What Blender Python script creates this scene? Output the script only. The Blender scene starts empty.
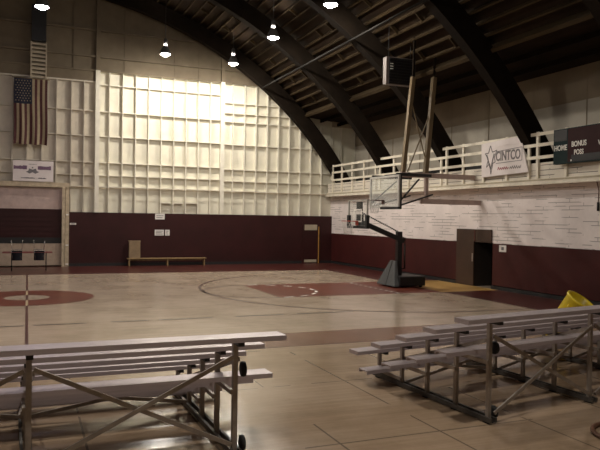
import bpy, bmesh, math, random
from mathutils import Vector, Matrix
random.seed(7)
PI = math.pi
SC = bpy.context.scene
COL = SC.collection
ORG = {}                                   # world origin of every object built here

# ------------------------------------------------------------------ helpers
class MB:
    """collects shapes in world coordinates; build() links them as ONE mesh object"""
    def __init__(s):
        s.bm = bmesh.new(); s.mi = 0
    def _faces(s, vs, fs, smooth=False):
        v = [s.bm.verts.new(p) for p in vs]
        for f in fs:
            try:
                q = s.bm.faces.new([v[i] for i in f]); q.material_index = s.mi; q.smooth = smooth
            except ValueError:
                pass
        return v
    def hexa(s, c):                        # 8 corners: bottom ring then top ring
        s._faces(c, [(3, 2, 1, 0), (4, 5, 6, 7), (0, 1, 5, 4), (1, 2, 6, 5), (2, 3, 7, 6), (3, 0, 4, 7)])
        return s
    def box(s, x0, x1, y0, y1, z0, z1):
        return s.hexa([(x0, y0, z0), (x1, y0, z0), (x1, y1, z0), (x0, y1, z0),
                       (x0, y0, z1), (x1, y0, z1), (x1, y1, z1), (x0, y1, z1)])
    def bar(s, a, b, w, h, up=(0, 0, 1)):  # rectangular bar from a to b
        a, b = Vector(a), Vector(b); d = (b - a).normalized(); u = Vector(up)
        if abs(d.dot(u)) > .98: u = Vector((0, 1, 0))
        r = d.cross(u).normalized(); u = r.cross(d).normalized()
        r *= w / 2; u *= h / 2
        return s.hexa([a - r - u, a + r - u, a + r + u, a - r + u, b - r - u, b + r - u, b + r + u, b - r + u])
    def tube(s, pts, rad, n=8, cap=True):
        pts = [Vector(p) for p in pts]; rings = []
        prev = None
        for i, p in enumerate(pts):
            d = (pts[min(i + 1, len(pts) - 1)] - pts[max(i - 1, 0)]).normalized()
            u = Vector((0, 0, 1)) if abs(d.z) < .95 else Vector((0, 1, 0))
            r = d.cross(u).normalized(); u = r.cross(d).normalized()
            q = rad[i] if isinstance(rad, (list, tuple)) else rad
            rings.append([s.bm.verts.new(p + (r * math.cos(2 * PI * k / n) + u * math.sin(2 * PI * k / n)) * q) for k in range(n)])
        for A, B in zip(rings, rings[1:]):
            for k in range(n):
                f = s.bm.faces.new([A[k], A[(k + 1) % n], B[(k + 1) % n], B[k]]); f.smooth = True; f.material_index = s.mi
        if cap:
            for R_ in (rings[0], rings[-1]):
                f = s.bm.faces.new(R_); f.material_index = s.mi
        return s
    def lathe(s, prof, c, n=24, M=None):   # prof: (r, z) pairs about the z axis at c
        c = Vector(c); rings = []
        for r, z in prof:
            ring = []
            for k in range(n):
                p = Vector((r * math.cos(2 * PI * k / n), r * math.sin(2 * PI * k / n), z))
                if M: p = M @ p
                ring.append(s.bm.verts.new(c + p))
            rings.append(ring)
        for A, B in zip(rings, rings[1:]):
            for k in range(n):
                f = s.bm.faces.new([A[k], A[(k + 1) % n], B[(k + 1) % n], B[k]]); f.smooth = True; f.material_index = s.mi
        return s
    def disc(s, c, r, n=24, axis='z'):
        c = Vector(c); vs = []
        for k in range(n):
            a, b = r * math.cos(2 * PI * k / n), r * math.sin(2 * PI * k / n)
            vs.append(c + Vector({'z': (a, b, 0), 'x': (0, a, b), 'y': (a, 0, b)}[axis]))
        s._faces(vs, [tuple(range(n))]); return s
    def poly(s, pts, d):                   # polygon extruded by vector d
        n = len(pts); d = Vector(d); A = [Vector(p) for p in pts]; B = [p + d for p in A]
        s._faces(A + B, [tuple(range(n))[::-1], tuple(range(n, 2 * n))] + [(i, (i + 1) % n, n + (i + 1) % n, n + i) for i in range(n)])
        return s
    def build(s, name, mat, parent=None, loc=None, bevel=0, kind=None, **kw):
        if loc is None:
            loc = ORG[parent.name] if parent is not None else Vector((0, 0, 0))
        loc = Vector(loc)
        bmesh.ops.translate(s.bm, verts=s.bm.verts, vec=-loc)
        bmesh.ops.recalc_face_normals(s.bm, faces=s.bm.faces)
        me = bpy.data.meshes.new(name); s.bm.to_mesh(me); s.bm.free()
        for m in (mat if isinstance(mat, list) else [mat]): me.materials.append(m)
        o = bpy.data.objects.new(name, me); COL.objects.link(o)
        ORG[o.name] = loc
        if parent is not None:
            o.parent = parent; o.location = loc - ORG[parent.name]
        else: o.location = loc
        if bevel:
            b = o.modifiers.new('bevel', 'BEVEL'); b.width = bevel; b.segments = 2; b.limit_method = 'ANGLE'
        if kind: o['kind'] = kind
        tag(o, **kw)
        return o

def tag(o, label=None, cat=None, group=None):
    if label: o['label'] = label
    if cat: o['category'] = cat
    if group: o['group'] = group
    return o

def thing(name, loc, label, cat, group=None):
    o = bpy.data.objects.new(name, None); COL.objects.link(o); o.location = loc
    o.empty_display_size = .1
    ORG[o.name] = Vector(loc)
    return tag(o, label, cat, group)

def copy_tree(o, parent=None):
    c = o.copy(); COL.objects.link(c); c.parent = parent
    for ch in [x for x in o.children]: copy_tree(ch, c)
    return c

def text_mesh(txt, size, depth):
    cu = bpy.data.curves.new('lettering', 'FONT'); cu.body = txt; cu.size = size; cu.extrude = depth
    cu.offset = size * .022; cu.align_x = 'CENTER'; cu.align_y = 'CENTER'
    o = bpy.data.objects.new('lettering', cu); COL.objects.link(o)
    bpy.context.view_layer.update()
    me = bpy.data.meshes.new_from_object(o)
    bpy.data.objects.remove(o); bpy.data.curves.remove(cu)
    return me

def place_text(name, txt, size, pos, normal, mat, parent, stretch=1.0, depth=.004):
    """upright lettering facing `normal` (a horizontal vector)"""
    me = text_mesh(txt, size, depth)
    n = Vector(normal).normalized(); up = Vector((0, 0, 1)); r = up.cross(n)
    M = Matrix((r, up, n)).transposed()
    for v in me.vertices: v.co = M @ Vector((v.co.x * stretch, v.co.y, v.co.z))
    me.materials.append(mat)
    o = bpy.data.objects.new(name, me); COL.objects.link(o)
    o.parent = parent; o.location = Vector(pos) - ORG[parent.name]; ORG[o.name] = Vector(pos)
    return o

# ------------------------------------------------------------------ materials
def nd(nt, t, **kw):
    n = nt.nodes.new(t)
    for k, v in kw.items():
        if k in n.inputs: n.inputs[k].default_value = v
        else: setattr(n, k, v)
    return n

def base_mat(name):
    m = bpy.data.materials.new(name); m.use_nodes = True
    return m, m.node_tree, m.node_tree.nodes['Principled BSDF']

def mat(name, c, rough=.6, metal=0, var=.18, scale=6, stretch=(1, 1, 1), spec=.5, bump=0, dark=None):
    """plain paint / wood / metal with noise variation in colour and gloss"""
    m, nt, p = base_mat(name); L = nt.links.new
    tc = nd(nt, 'ShaderNodeTexCoord'); mp = nd(nt, 'ShaderNodeMapping'); mp.inputs['Scale'].default_value = stretch
    no = nd(nt, 'ShaderNodeTexNoise', Scale=scale, Detail=4.0, Roughness=.6)
    L(tc.outputs['Object'], mp.inputs[0]); L(mp.outputs[0], no.inputs['Vector'])
    cr = nd(nt, 'ShaderNodeValToRGB')
    d = dark or [x * (1 - var) for x in c]; e = [min(1, x * (1 + var)) for x in c]
    cr.color_ramp.elements[0].position = .3; cr.color_ramp.elements[1].position = .7
    cr.color_ramp.elements[0].color = (*d, 1); cr.color_ramp.elements[1].color = (*e, 1)
    L(no.outputs['Fac'], cr.inputs[0]); L(cr.outputs[0], p.inputs['Base Color'])
    p.inputs['Roughness'].default_value = rough; p.inputs['Metallic'].default_value = metal
    p.inputs['Specular IOR Level'].default_value = spec
    if bump:
        b = nd(nt, 'ShaderNodeBump', Strength=bump, Distance=.01)
        L(no.outputs['Fac'], b.inputs['Height']); L(b.outputs[0], p.inputs['Normal'])
    return m

def emit_mat(name, c, s):
    m, nt, p = base_mat(name)
    p.inputs['Base Color'].default_value = (.8, .8, .8, 1)
    p.inputs['Emission Color'].default_value = (*c, 1); p.inputs['Emission Strength'].default_value = s
    return m

def floor_material():
    m, nt, p = base_mat('maple_floor'); L = nt.links.new
    tc = nd(nt, 'ShaderNodeTexCoord'); sep = nd(nt, 'ShaderNodeSeparateXYZ'); L(tc.outputs['Object'], sep.inputs[0])
    # narrow boards running along the court
    mp = nd(nt, 'ShaderNodeMapping'); mp.inputs['Scale'].default_value = (.35, 9, 1); L(tc.outputs['Object'], mp.inputs[0])
    n1 = nd(nt, 'ShaderNodeTexNoise', Scale=1.0, Detail=5.0, Roughness=.65); L(mp.outputs[0], n1.inputs['Vector'])
    r1 = nd(nt, 'ShaderNodeValToRGB'); e = r1.color_ramp.elements
    e[0].position = .3; e[0].color = (.42, .33, .25, 1); e[1].position = .7; e[1].color = (.55, .44, .342, 1)
    L(n1.outputs['Fac'], r1.inputs[0])
    # worn and dirty patches
    n2 = nd(nt, 'ShaderNodeTexNoise', Scale=.55, Detail=6.0, Roughness=.7); L(tc.outputs['Object'], n2.inputs['Vector'])
    r2 = nd(nt, 'ShaderNodeValToRGB'); e = r2.color_ramp.elements
    e[0].position = .35; e[0].color = (.72, .68, .62, 1); e[1].position = .6; e[1].color = (1, 1, 1, 1)
    L(n2.outputs['Fac'], r2.inputs[0])
    mx = nd(nt, 'ShaderNodeMix', data_type='RGBA', blend_type='MULTIPLY'); mx.inputs[0].default_value = .8
    L(r1.outputs[0], mx.inputs[6]); L(r2.outputs[0], mx.inputs[7])
    # hardboard sheets 4 x 8 feet on the run-off beyond the near sideline
    cb = nd(nt, 'ShaderNodeCombineXYZ')
    ax = nd(nt, 'ShaderNodeMath', operation='ADD'); ax.inputs[1].default_value = 14.07 + 2.44 * 8
    ay = nd(nt, 'ShaderNodeMath', operation='ADD'); ay.inputs[1].default_value = 9.72 + 1.25 * 30
    L(sep.outputs['Y'], ax.inputs[0]); L(sep.outputs['X'], ay.inputs[0])
    L(ax.outputs[0], cb.inputs[0]); L(ay.outputs[0], cb.inputs[1])
    br = nd(nt, 'ShaderNodeTexBrick', Scale=1.0); br.offset = 0.0; br.inputs['Brick Width'].default_value = 2.44
    br.inputs['Row Height'].default_value = 1.25; br.inputs['Mortar Size'].default_value = .013; br.inputs['Mortar Smooth'].default_value = .1
    L(cb.outputs[0], br.inputs['Vector'])
    n3 = nd(nt, 'ShaderNodeTexNoise', Scale=.8, Detail=2.0); L(tc.outputs['Object'], n3.inputs['Vector'])
    g1 = nd(nt, 'ShaderNodeMath', operation='GREATER_THAN'); g1.inputs[1].default_value = .47; L(n3.outputs['Fac'], g1.inputs[0])
    lt = nd(nt, 'ShaderNodeMath', operation='LESS_THAN'); lt.inputs[1].default_value = -9.05; L(sep.outputs['Y'], lt.inputs[0])
    a1 = nd(nt, 'ShaderNodeMath', operation='MULTIPLY'); L(g1.outputs[0], a1.inputs[0]); L(lt.outputs[0], a1.inputs[1])
    a2 = nd(nt, 'ShaderNodeMath', operation='MULTIPLY'); L(a1.outputs[0], a2.inputs[0]); L(br.outputs['Fac'], a2.inputs[1])
    a3 = nd(nt, 'ShaderNodeMath', operation='MULTIPLY'); a3.inputs[1].default_value = .65; L(a2.outputs[0], a3.inputs[0])
    # the sheets are tinted darker and browner than the court
    sh = nd(nt, 'ShaderNodeMix', data_type='RGBA', blend_type='MULTIPLY'); sh.inputs[7].default_value = (.84, .76, .66, 1)
    L(lt.outputs[0], sh.inputs[0]); L(mx.outputs[2], sh.inputs[6])
    m2 = nd(nt, 'ShaderNodeMix', data_type='RGBA'); m2.inputs[7].default_value = (.05, .04, .03, 1)
    L(a3.outputs[0], m2.inputs[0]); L(sh.outputs[2], m2.inputs[6]); L(m2.outputs[2], p.inputs['Base Color'])
    r3 = nd(nt, 'ShaderNodeMapRange'); r3.inputs['To Min'].default_value = .10; r3.inputs['To Max'].default_value = .26
    L(n2.outputs['Fac'], r3.inputs['Value']); L(r3.outputs[0], p.inputs['Roughness'])
    p.inputs['Specular IOR Level'].default_value = .55
    bu = nd(nt, 'ShaderNodeBump', Strength=.06, Distance=.01); L(n1.outputs['Fac'], bu.inputs['Height']); L(bu.outputs[0], p.inputs['Normal'])
    return m

def siding_material(name, c, gapc, row=.13, blen=2.2, axis='Y', gap=.5, lo=0.5):
    """painted horizontal boards whose joints show dark here and there"""
    m, nt, p = base_mat(name); L = nt.links.new
    tc = nd(nt, 'ShaderNodeTexCoord'); sep = nd(nt, 'ShaderNodeSeparateXYZ'); L(tc.outputs['Object'], sep.inputs[0])
    cb = nd(nt, 'ShaderNodeCombineXYZ'); L(sep.outputs[axis], cb.inputs[0]); L(sep.outputs['Z'], cb.inputs[1])
    br = nd(nt, 'ShaderNodeTexBrick', Scale=1.0); br.inputs['Brick Width'].default_value = blen; br.inputs['Row Height'].default_value = row
    br.inputs['Mortar Size'].default_value = .012; L(cb.outputs[0], br.inputs['Vector'])
    mp = nd(nt, 'ShaderNodeMapping'); mp.inputs['Scale'].default_value = (1, .9, 7); L(tc.outputs['Object'], mp.inputs[0])
    n = nd(nt, 'ShaderNodeTexNoise', Scale=1.0, Detail=3.0); L(mp.outputs[0], n.inputs['Vector'])
    g = nd(nt, 'ShaderNodeMath', operation='GREATER_THAN'); g.inputs[1].default_value = lo; L(n.outputs['Fac'], g.inputs[0])
    a = nd(nt, 'ShaderNodeMath', operation='MULTIPLY'); L(g.outputs[0], a.inputs[0]); L(br.outputs['Fac'], a.inputs[1])
    a2 = nd(nt, 'ShaderNodeMath', operation='MULTIPLY'); a2.inputs[1].default_value = gap; L(a.outputs[0], a2.inputs[0])
    n2 = nd(nt, 'ShaderNodeTexNoise', Scale=.9, Detail=5.0, Roughness=.7); L(tc.outputs['Object'], n2.inputs['Vector'])
    r = nd(nt, 'ShaderNodeValToRGB'); e = r.color_ramp.elements
    e[0].position = .3; e[0].color = (*[x * .82 for x in c], 1); e[1].position = .65; e[1].color = (*c, 1); L(n2.outputs['Fac'], r.inputs[0])
    mx = nd(nt, 'ShaderNodeMix', data_type='RGBA'); mx.inputs[7].default_value = (*gapc, 1)
    L(a2.outputs[0], mx.inputs[0]); L(r.outputs[0], mx.inputs[6]); L(mx.outputs[2], p.inputs['Base Color'])
    p.inputs['Roughness'].default_value = .55
    return m

M = {}
M['floor'] = floor_material()
M['red_paint'] = mat('red_court_paint', (.135, .033, .020), .3, spec=.3, var=.25, scale=1.3)
M['border_paint'] = mat('dark_red_border_paint', (.062, .014, .011), .3, var=.25, scale=1.3)
M['worn_paint'] = mat('worn_red_brown_paint', (.20, .092, .052), .25, var=.25, scale=1.3)
M['line_red'] = mat('dark_red_line_paint', (.07, .022, .017), .3, scale=9)
M['line_black'] = mat('black_line_paint', (.06, .045, .035), .3, scale=9)
M['line_white'] = mat('white_line_paint', (.82, .80, .74), .35, scale=9)
M['wood_inset'] = mat('pale_maple_inset', (.50, .385, .24), .25, var=.12, scale=2, stretch=(.35, 9, 1))
M['gold_wood'] = mat('amber_varnished_wood', (.50, .30, .10), .28, var=.2, scale=2, stretch=(.5, 6, 1))
M['cream'] = mat('cream_painted_sheathing', (.72, .685, .56), .6, var=.07, scale=1.6)
M['cream_beige'] = mat('dark_beige_paint', (.55, .495, .40), .65, var=.12, scale=1.6)  # darker, browner cream for the far wall's left bays
M['cream_stud'] = mat('cream_painted_timber', (.74, .70, .59), .55, var=.08, scale=3)
M['fibre'] = mat('bare_fibreboard', (.15, .118, .076), .8, var=.12, scale=2)
M['maroon'] = mat('maroon_wall_paint', (.033, .0072, .0072), .5, spec=.3, var=.2, scale=1.2)
M['maroon_red'] = mat('red_maroon_wall_paint', (.050, .0086, .0076), .55, spec=.3, var=.2, scale=1.2)
M['black'] = mat('black_baseboard', (.012, .011, .011), .6)
M['siding'] = siding_material('white_painted_siding', (.84, .755, .725), (.10, .08, .07), row=.115, blen=1.1, lo=.52, gap=.6)
M['parapet'] = siding_material('white_parapet_boards', (.72, .66, .56), (.06, .045, .035), row=.16, lo=.43, gap=.85)
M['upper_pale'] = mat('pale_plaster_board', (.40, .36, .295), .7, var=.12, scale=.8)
M['upper_tan'] = mat('tan_upper_finish', (.24, .19, .13), .8, var=.12, scale=.8)
M['white_wood'] = mat('white_painted_rail', (.74, .68, .56), .5, var=.1, scale=4)
M['pink_board'] = mat('faded_pink_board', (.50, .38, .34), .6, var=.15, scale=3)
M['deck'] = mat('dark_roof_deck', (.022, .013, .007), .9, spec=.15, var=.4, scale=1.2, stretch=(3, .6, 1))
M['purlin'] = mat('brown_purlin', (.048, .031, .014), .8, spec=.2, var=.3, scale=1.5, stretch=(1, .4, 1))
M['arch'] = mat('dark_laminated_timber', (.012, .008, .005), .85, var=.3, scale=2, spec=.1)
M['alu'] = mat('brushed_aluminium', (.48, .41, .425), .38, metal=.35, var=.12, scale=3, stretch=(.4, 8, 8))
M['galv'] = mat('galvanised_frame', (.34, .29, .25), .45, metal=.35, var=.2, scale=8)
M['galv_dark'] = mat('dull_galvanised_angle', (.10, .09, .08), .5, metal=.5)
M['grey_enamel'] = mat('grey_enamel_frame', (.52, .50, .46), .5)
M['dark_steel'] = mat('dark_steel', (.03, .028, .027), .5, metal=.4)
M['rubber'] = mat('black_rubber', (.012, .012, .012), .7)
M['black_metal'] = mat('black_powder_coat', (.014, .013, .014), .45)
M['grey_pad'] = mat('grey_vinyl_pad', (.065, .068, .07), .5, var=.1)
M['rim'] = mat('orange_rim', (.45, .06, .03), .4)
M['net'] = mat('white_net_cord', (.65, .62, .58), .8)
M['tan_wood'] = mat('tan_lumber', (.17, .12, .062), .65, var=.25, scale=3, stretch=(4, 4, .5))
M['bench_wood'] = mat('bench_pine', (.30, .20, .09), .5, var=.2, scale=3)
M['crate_board'] = mat('kraft_board', (.27, .19, .11), .8, var=.15, scale=4)
M['brown_door'] = mat('brown_door_paint', (.042, .020, .011), .5, var=.25, scale=1.5)
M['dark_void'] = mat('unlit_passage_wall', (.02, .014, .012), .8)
M['paper'] = mat('white_paper', (.75, .72, .68), .7, var=.03)
M['ink'] = mat('grey_print', (.16, .15, .16), .7)
M['banner'] = mat('white_vinyl_banner', (.72, .65, .63), .55, var=.06, scale=3)
M['purple'] = mat('purple_banner_ink', (.16, .09, .15), .6)
M['red_ink'] = mat('red_banner_ink', (.36, .08, .10), .6)
M['outline_ink'] = mat('grey_outline_ink', (.17, .15, .15), .6)
M['board_green'] = mat('dark_green_scoreboard', (.008, .022, .022), .7, spec=.2, var=.15)
M['board_maroon'] = mat('maroon_scoreboard_panel', (.03, .008, .008), .7, spec=.2, var=.15)
M['board_white'] = mat('white_scoreboard_lettering', (.78, .76, .70), .5, var=.03)
M['yellow'] = mat('yellow_plastic', (.75, .56, .015), .4, var=.15, scale=3)
M['flag_red'] = mat('flag_red_cloth', (.06, .012, .013), .8, var=.15)
M['flag_white'] = mat('flag_white_cloth', (.30, .24, .15), .8, var=.1)
M['flag_blue'] = mat('flag_blue_cloth', (.010, .012, .028), .8, var=.15)
M['heater_grey'] = mat('heater_grey_enamel', (.11, .088, .078), .5)
M['cord_brown'] = mat('brown_cord', (.13, .06, .035), .5)
M['conduit'] = mat('grey_conduit', (.022, .021, .019), .9, spec=.1)
M['table_red'] = mat('red_table_edge', (.20, .045, .04), .4)
M['chrome'] = mat('chrome_tube', (.62, .58, .54), .25, metal=.9)
M['navy'] = mat('navy_vinyl', (.008, .008, .013), .6, spec=.2)
M['stage_board'] = mat('pale_stage_front', (.42, .32, .24), .6, var=.12)
M['jamb'] = mat('old_cream_post', (.48, .39, .27), .6, var=.2, scale=5)
M['louvre_cream'] = mat('cream_louvre', (.42, .36, .26), .7, var=.12)
M['amber'] = mat('amber_door_edge', (.42, .22, .05), .4, var=.2)
M['glow'] = emit_mat('lamp_refractor_glow', (1.0, .925, .82), 780)
M['lamp_shell'] = mat('lamp_dark_enamel', (.05, .047, .045), .6)
gm, gnt, gp = base_mat('reflection_tinted_glass')
gp.inputs['Base Color'].default_value = (.93, .96, .93, 1); gp.inputs['Roughness'].default_value = .03
gp.inputs['Transmission Weight'].default_value = .78; gp.inputs['IOR'].default_value = 1.03  # lowered transmission puts the pane's pale reflection into its colour
M['glass'] = gm
M['clear'] = gm.copy(); M['clear'].name = 'polished_glass'; M['clear'].node_tree.nodes['Principled BSDF'].inputs['Transmission Weight'].default_value = .95

# ------------------------------------------------------------------ the hall: X along the court, Y to the far wall, Z up
XL, XR, XU = -28.0, 2.335, 3.78            # left wall, right wall, recessed upper wall above the balcony
YF, YN = 12.12, -25.0                      # far wall sheathing, near wall
CX, CZ, RS, RO, RD = -12.8, -5.365, 17.97, 18.66, 18.86     # roof arch centre, soffit, outer face, deck
S = 'structure'
floor = MB().box(XL - .2, XU + .2, YN - .2, YF + 1.2, -.2, 0).build('floor', M['floor'], kind=S)

def patch(name, pts, m, z=.002):
    b = MB(); v = [b.bm.verts.new((x, y, z)) for x, y in pts]; b.bm.faces.new(v)
    return b.build(name, m, floor, kind=S)
def ring(b, cx, cy, r0, r1, a0, a1, z, n=48):
    for k in range(n):
        t0, t1 = a0 + (a1 - a0) * k / n, a0 + (a1 - a0) * (k + 1) / n
        b._faces([(cx + r * math.cos(t), cy + r * math.sin(t), z) for r, t in ((r0, t0), (r1, t0), (r1, t1), (r0, t1))], [(0, 1, 2, 3)])
    return b
def rect(b, x0, x1, y0, y1, z):
    b._faces([(x0, y0, z), (x1, y0, z), (x1, y1, z), (x0, y1, z)], [(0, 1, 2, 3)]); return b

YS = 7.62; XB2 = -25.6
b = MB()                                    # painted run-off round the court
rect(b, XL, XR, YS, YF, .002); rect(b, 0, XR, 1.83, YS, .002); rect(b, 0, XR, -9.0, -1.83, .002)
rect(b, XL, XB2, -YS, YS, .002)
b.build('border_paint', M['border_paint'], floor, kind=S)
rect(MB(), XL, 0, -9.0, -YS, .002).build('sideline_band', M['worn_paint'], floor, kind=S)
rect(MB(), 0, XR, -1.83, 1.83, .002).build('key_apron', M['gold_wood'], floor, kind=S)
rect(MB(), -5.79, 0, -1.83, 1.83, .003).build('key_paint', M['red_paint'], floor, kind=S)
ring(MB(), CX, 0, .61, 1.83, 0, 2 * PI, .003, 72).build('center_ring_paint', M['red_paint'], floor, kind=S)
b = MB(); rect(b, CX - .03, CX + .03, -YS, -1.83, .004); rect(b, CX - .03, CX + .03, 1.83, YS, .004); rect(b, CX - .03, CX + .03, -.61, .61, .004)
b.build('halfway_line', M['line_red'], floor, kind=S)
b = MB(); rect(b, CX - .03, CX + .03, -1.83, -.61, .005); rect(b, CX - .03, CX + .03, .61, 1.83, .005)
b.build('halfway_line_inset', M['wood_inset'], floor, kind=S)
b = MB(); ring(b, -1.6, 0, 5.97, 6.06, PI / 2, 1.5 * PI, .004, 64); rect(b, -1.6, 0, 5.99, 6.04, .004); rect(b, -1.6, 0, -6.04, -5.99, .004)
b.build('three_point_line', M['line_red'], floor, kind=S)
b = MB(); ring(b, -5.79, 0, 1.79, 1.86, PI / 2, 1.5 * PI, .004, 32)
b.build('free_throw_circle', M['line_red'], floor, kind=S)
b = MB()
for k in range(9): ring(b, -5.79, 0, 1.78, 1.87, -PI / 2 + PI * (k + .2) / 9, -PI / 2 + PI * (k + .75) / 9, .005, 3)
b.build('free_throw_dashes', M['line_white'], floor, kind=S)
b = MB()
for k in range(10): rect(b, -1.72, -1.62, -1.80 + k * .366, -1.80 + k * .366 + .18, .006)
b.build('dashed_key_line', M['line_white'], floor, kind=S)
b = MB()
x = -20.0
while x < -5.3:
    w = random.uniform(.7, 1.6); rect(b, x, x + w, -5.17, -5.09, .004); x += w + random.uniform(.15, .6)
b.build('worn_side_line', M['line_black'], floor, kind=S)

# far wall ------------------------------------------------------------
def arch_z(x, r): return CZ + math.sqrt(max(r * r - (x - CX) ** 2, 0))
wf = MB().box(XL - .2, XU + .2, YF, YF + .2, 0, 14.0).build('wall_far', M['cream'], kind=S)
SY0, SY1 = 11.93, YF - .002                 # studs stand 0.17 m proud
def top_at(x):
    return arch_z(x, RS + .3) if x < 1.6 else 7.3
MB().box(-11.03, XR, SY0, SY1, .14, 2.51).build('wainscot', M['maroon'], wf, kind=S)
MB().box(-11.03, XR, SY0 - .02, SY1, 0, .14).build('baseboard', M['black'], wf, kind=S)
# the upper gable is bare fibreboard above a girt at 9.1 m
COLX = (-9.83, -3.80)
pts = [(-27.5, 9.12)] + [(x, arch_z(x, RD)) for x in [XL + 1 + i * .5 for i in range(60)] if arch_z(x, RD) > 9.12]
xs = sorted([q for q in pts[1:]])
b = MB(); b.poly([(xs[0][0], YF - .06, 9.12)] + [(q[0], YF - .06, q[1]) for q in xs] + [(xs[-1][0], YF - .06, 9.12)], (0, .055, 0))
b.build('gable_board', M['fibre'], wf, kind=S)
MB().box(XL, COLX[0] - .1, YF - .03, YF - .001, 3.7, 8.56).build('beige_sheathing', M['cream_beige'], wf, kind=S)
MB().box(XL, COLX[0] - .1, SY0 + .04, YF - .001, 8.58, 9.12).build('gable_board', M['fibre'], wf, kind=S)
for cx in COLX + (-15.8, -21.8):
    MB().box(cx - .1, cx + .1, SY0 - .06, SY1, 2.51 if cx > -11 else 3.85, 9.14).build('column', M['cream_stud'], wf, kind=S)
    MB().box(cx - .09, cx + .09, SY0 - .05, SY1, 9.14, top_at(cx)).build('column', M['fibre'], wf, kind=S)
studs = [-9.29 + .62 * k - .009 * k for k in range(0, 9)] + [-3.24 + .615 * k for k in range(0, 9)] + [2.32, 2.86] + [-10.42, -10.98] + [-11.62 - .62 * k for k in range(0, 20)]
for sx in studs:
    if min(abs(sx - c) for c in COLX + (-15.8, -21.8)) < .15: continue
    z0 = 2.51 if -11.03 < sx < XR else 3.86
    if sx > XR - .1: z0 = 4.46
    z1 = min(9.12 if sx > COLX[0] else 8.58, top_at(sx))
    if z1 > z0: MB().box(sx - .022, sx + .022, SY0, SY1, z0, z1).build('stud', M['cream_stud' if sx > COLX[0] else 'cream_beige'], wf, kind=S)
girts = [(3.72, .05), (4.25, .04), (4.85, .045), (6.08, .045), (7.25, .045), (8.5, .045), (9.12, .07)]
LEFT_Z = {9.12: 8.60, 8.5: 9.0}
def xr_at(z):                               # where a girt meets the roof arch
    return min(2.9, CX + math.sqrt((RS + .35) ** 2 - (z - CZ) ** 2))
for z, h in girts:
    x1 = xr_at(z)
    zl = LEFT_Z.get(z, z)
    if zl < 8.9: MB().box(XL, COLX[0] - .1, SY0 + .03, SY1, zl - h / 2, zl + h / 2).build('girt', M['cream_beige'], wf, kind=S)
    dz = {3.72: -.02, 4.25: -.05, 4.85: -.06, 6.08: -.03, 7.25: -.05, 8.5: -.35}.get(z, 0)
    MB().box(COLX[0] + .1, COLX[1] - .1, SY0 + .045, SY1, z - h / 2, z + h / 2).build('girt', M['cream_stud'], wf, kind=S)
    if x1 > COLX[1] + .2: MB().box(COLX[1] + .1, x1, SY0 + .045, SY1, z + dz - h / 2, z + dz + h / 2).build('girt', M['cream_stud'], wf, kind=S)
MB().box(COLX[1] + .1, .55, SY0 + .045, SY1, 7.62, 7.66).build('girt', M['cream_stud'], wf, kind=S)
for z in (9.80, 11.02, 9.14):   # gable girts, bare timber
    w = math.sqrt((RS + .3) ** 2 - (z - CZ) ** 2)
    MB().box(CX - w, CX + w, YF - .20, YF - .062, z - .05, z + .04).build('gable_girt', M['fibre'], wf, kind=S)
for sx in (-14.0, -10.9, -9.83, -8.6, -6.2, -5.0, -3.8):
    MB().box(sx - .03, sx + .03, YF - .1, YF - .062, 9.16, top_at(sx)).build('gable_batten', M['fibre'], wf, kind=S)
for sx, z0, z1 in ((-6.9, 3.0, 3.06), (-6.3, 3.0, 3.05), (-5.6, 3.02, 3.07)):
    MB().box(sx + .02, sx + .56, SY0 + .03, SY1, z0, z1).build('blocking', M['cream_stud'], wf, kind=S)
b = MB(); b.tube([(-11.0 + .55 * k, SY0 - .03, 3.66 + .03 * math.sin(k * 1.7) - .012 * (k % 3)) for k in range(25)], .016, 6)
b.build('wall_cable', M['jamb'], wf, kind=S)
MB().box(XR, XU, SY0 + .05, SY1, 7.32, 7.62).build('plate_beam', M['louvre_cream'], wf, kind=S)
# stage opening at the left of the far wall
MB().box(XL, -11.35, SY0 + .02, SY1, 2.62, 3.60).build('stage_valance', M['pink_board'], wf, kind=S)
b = MB()
for k in range(14): b.box(XL, -11.35, SY0 + (.02 if k % 2 else .035), SY1, 1.06 + k * .1115, 1.06 + (k + 1) * .1115)
b.build('stage_shutter', M['maroon'], wf, kind=S)
MB().box(XL, -11.35, SY0 - .0, SY1, 1.06, 1.32).build('shutter_foot', M['black'], wf, kind=S)
MB().box(XL, -11.35, SY0 - .02, SY1, .06, 1.05).build('stage_front', M['stage_board'], wf, kind=S)
MB().box(XL, -11.03, SY0 - .14, SY0 - .001, 3.62, 3.84).build('stage_lintel', M['jamb'], wf, kind=S)
b = MB(); b.box(-11.35, -11.22, SY0 - .16, SY1, 0, 3.62); b.box(-11.20, -11.04, SY0 - .10, SY1, 0, 3.62)
b.build('stage_post', M['jamb'], wf, kind=S)
for z in (2.35, .95, .08): MB().box(-11.18, -11.06, SY0 - .135, SY0 - .102, z, z + .06).build('hinge_plate', M['paper'], wf, kind=S)

# door in the far wall
d1 = MB().box(.62, 1.66, SY0 - .035, SY0 - .001, 0, 2.16).build('door_1', M['maroon'], kind=S)
MB().box(.74, 1.46, SY0 - .05, SY0 - .036, 1.76, 2.05).build('transom_panel', M['louvre_cream'], d1, kind=S)
MB().box(.74, 1.44, SY0 - .05, SY0 - .036, .06, .20).build('kick_plate', M['louvre_cream'], d1, kind=S)
MB().box(1.53, 1.58, SY0 - .06, SY0 - .036, 0, 1.95).build('edge_strip', M['amber'], d1, kind=S)

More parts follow.
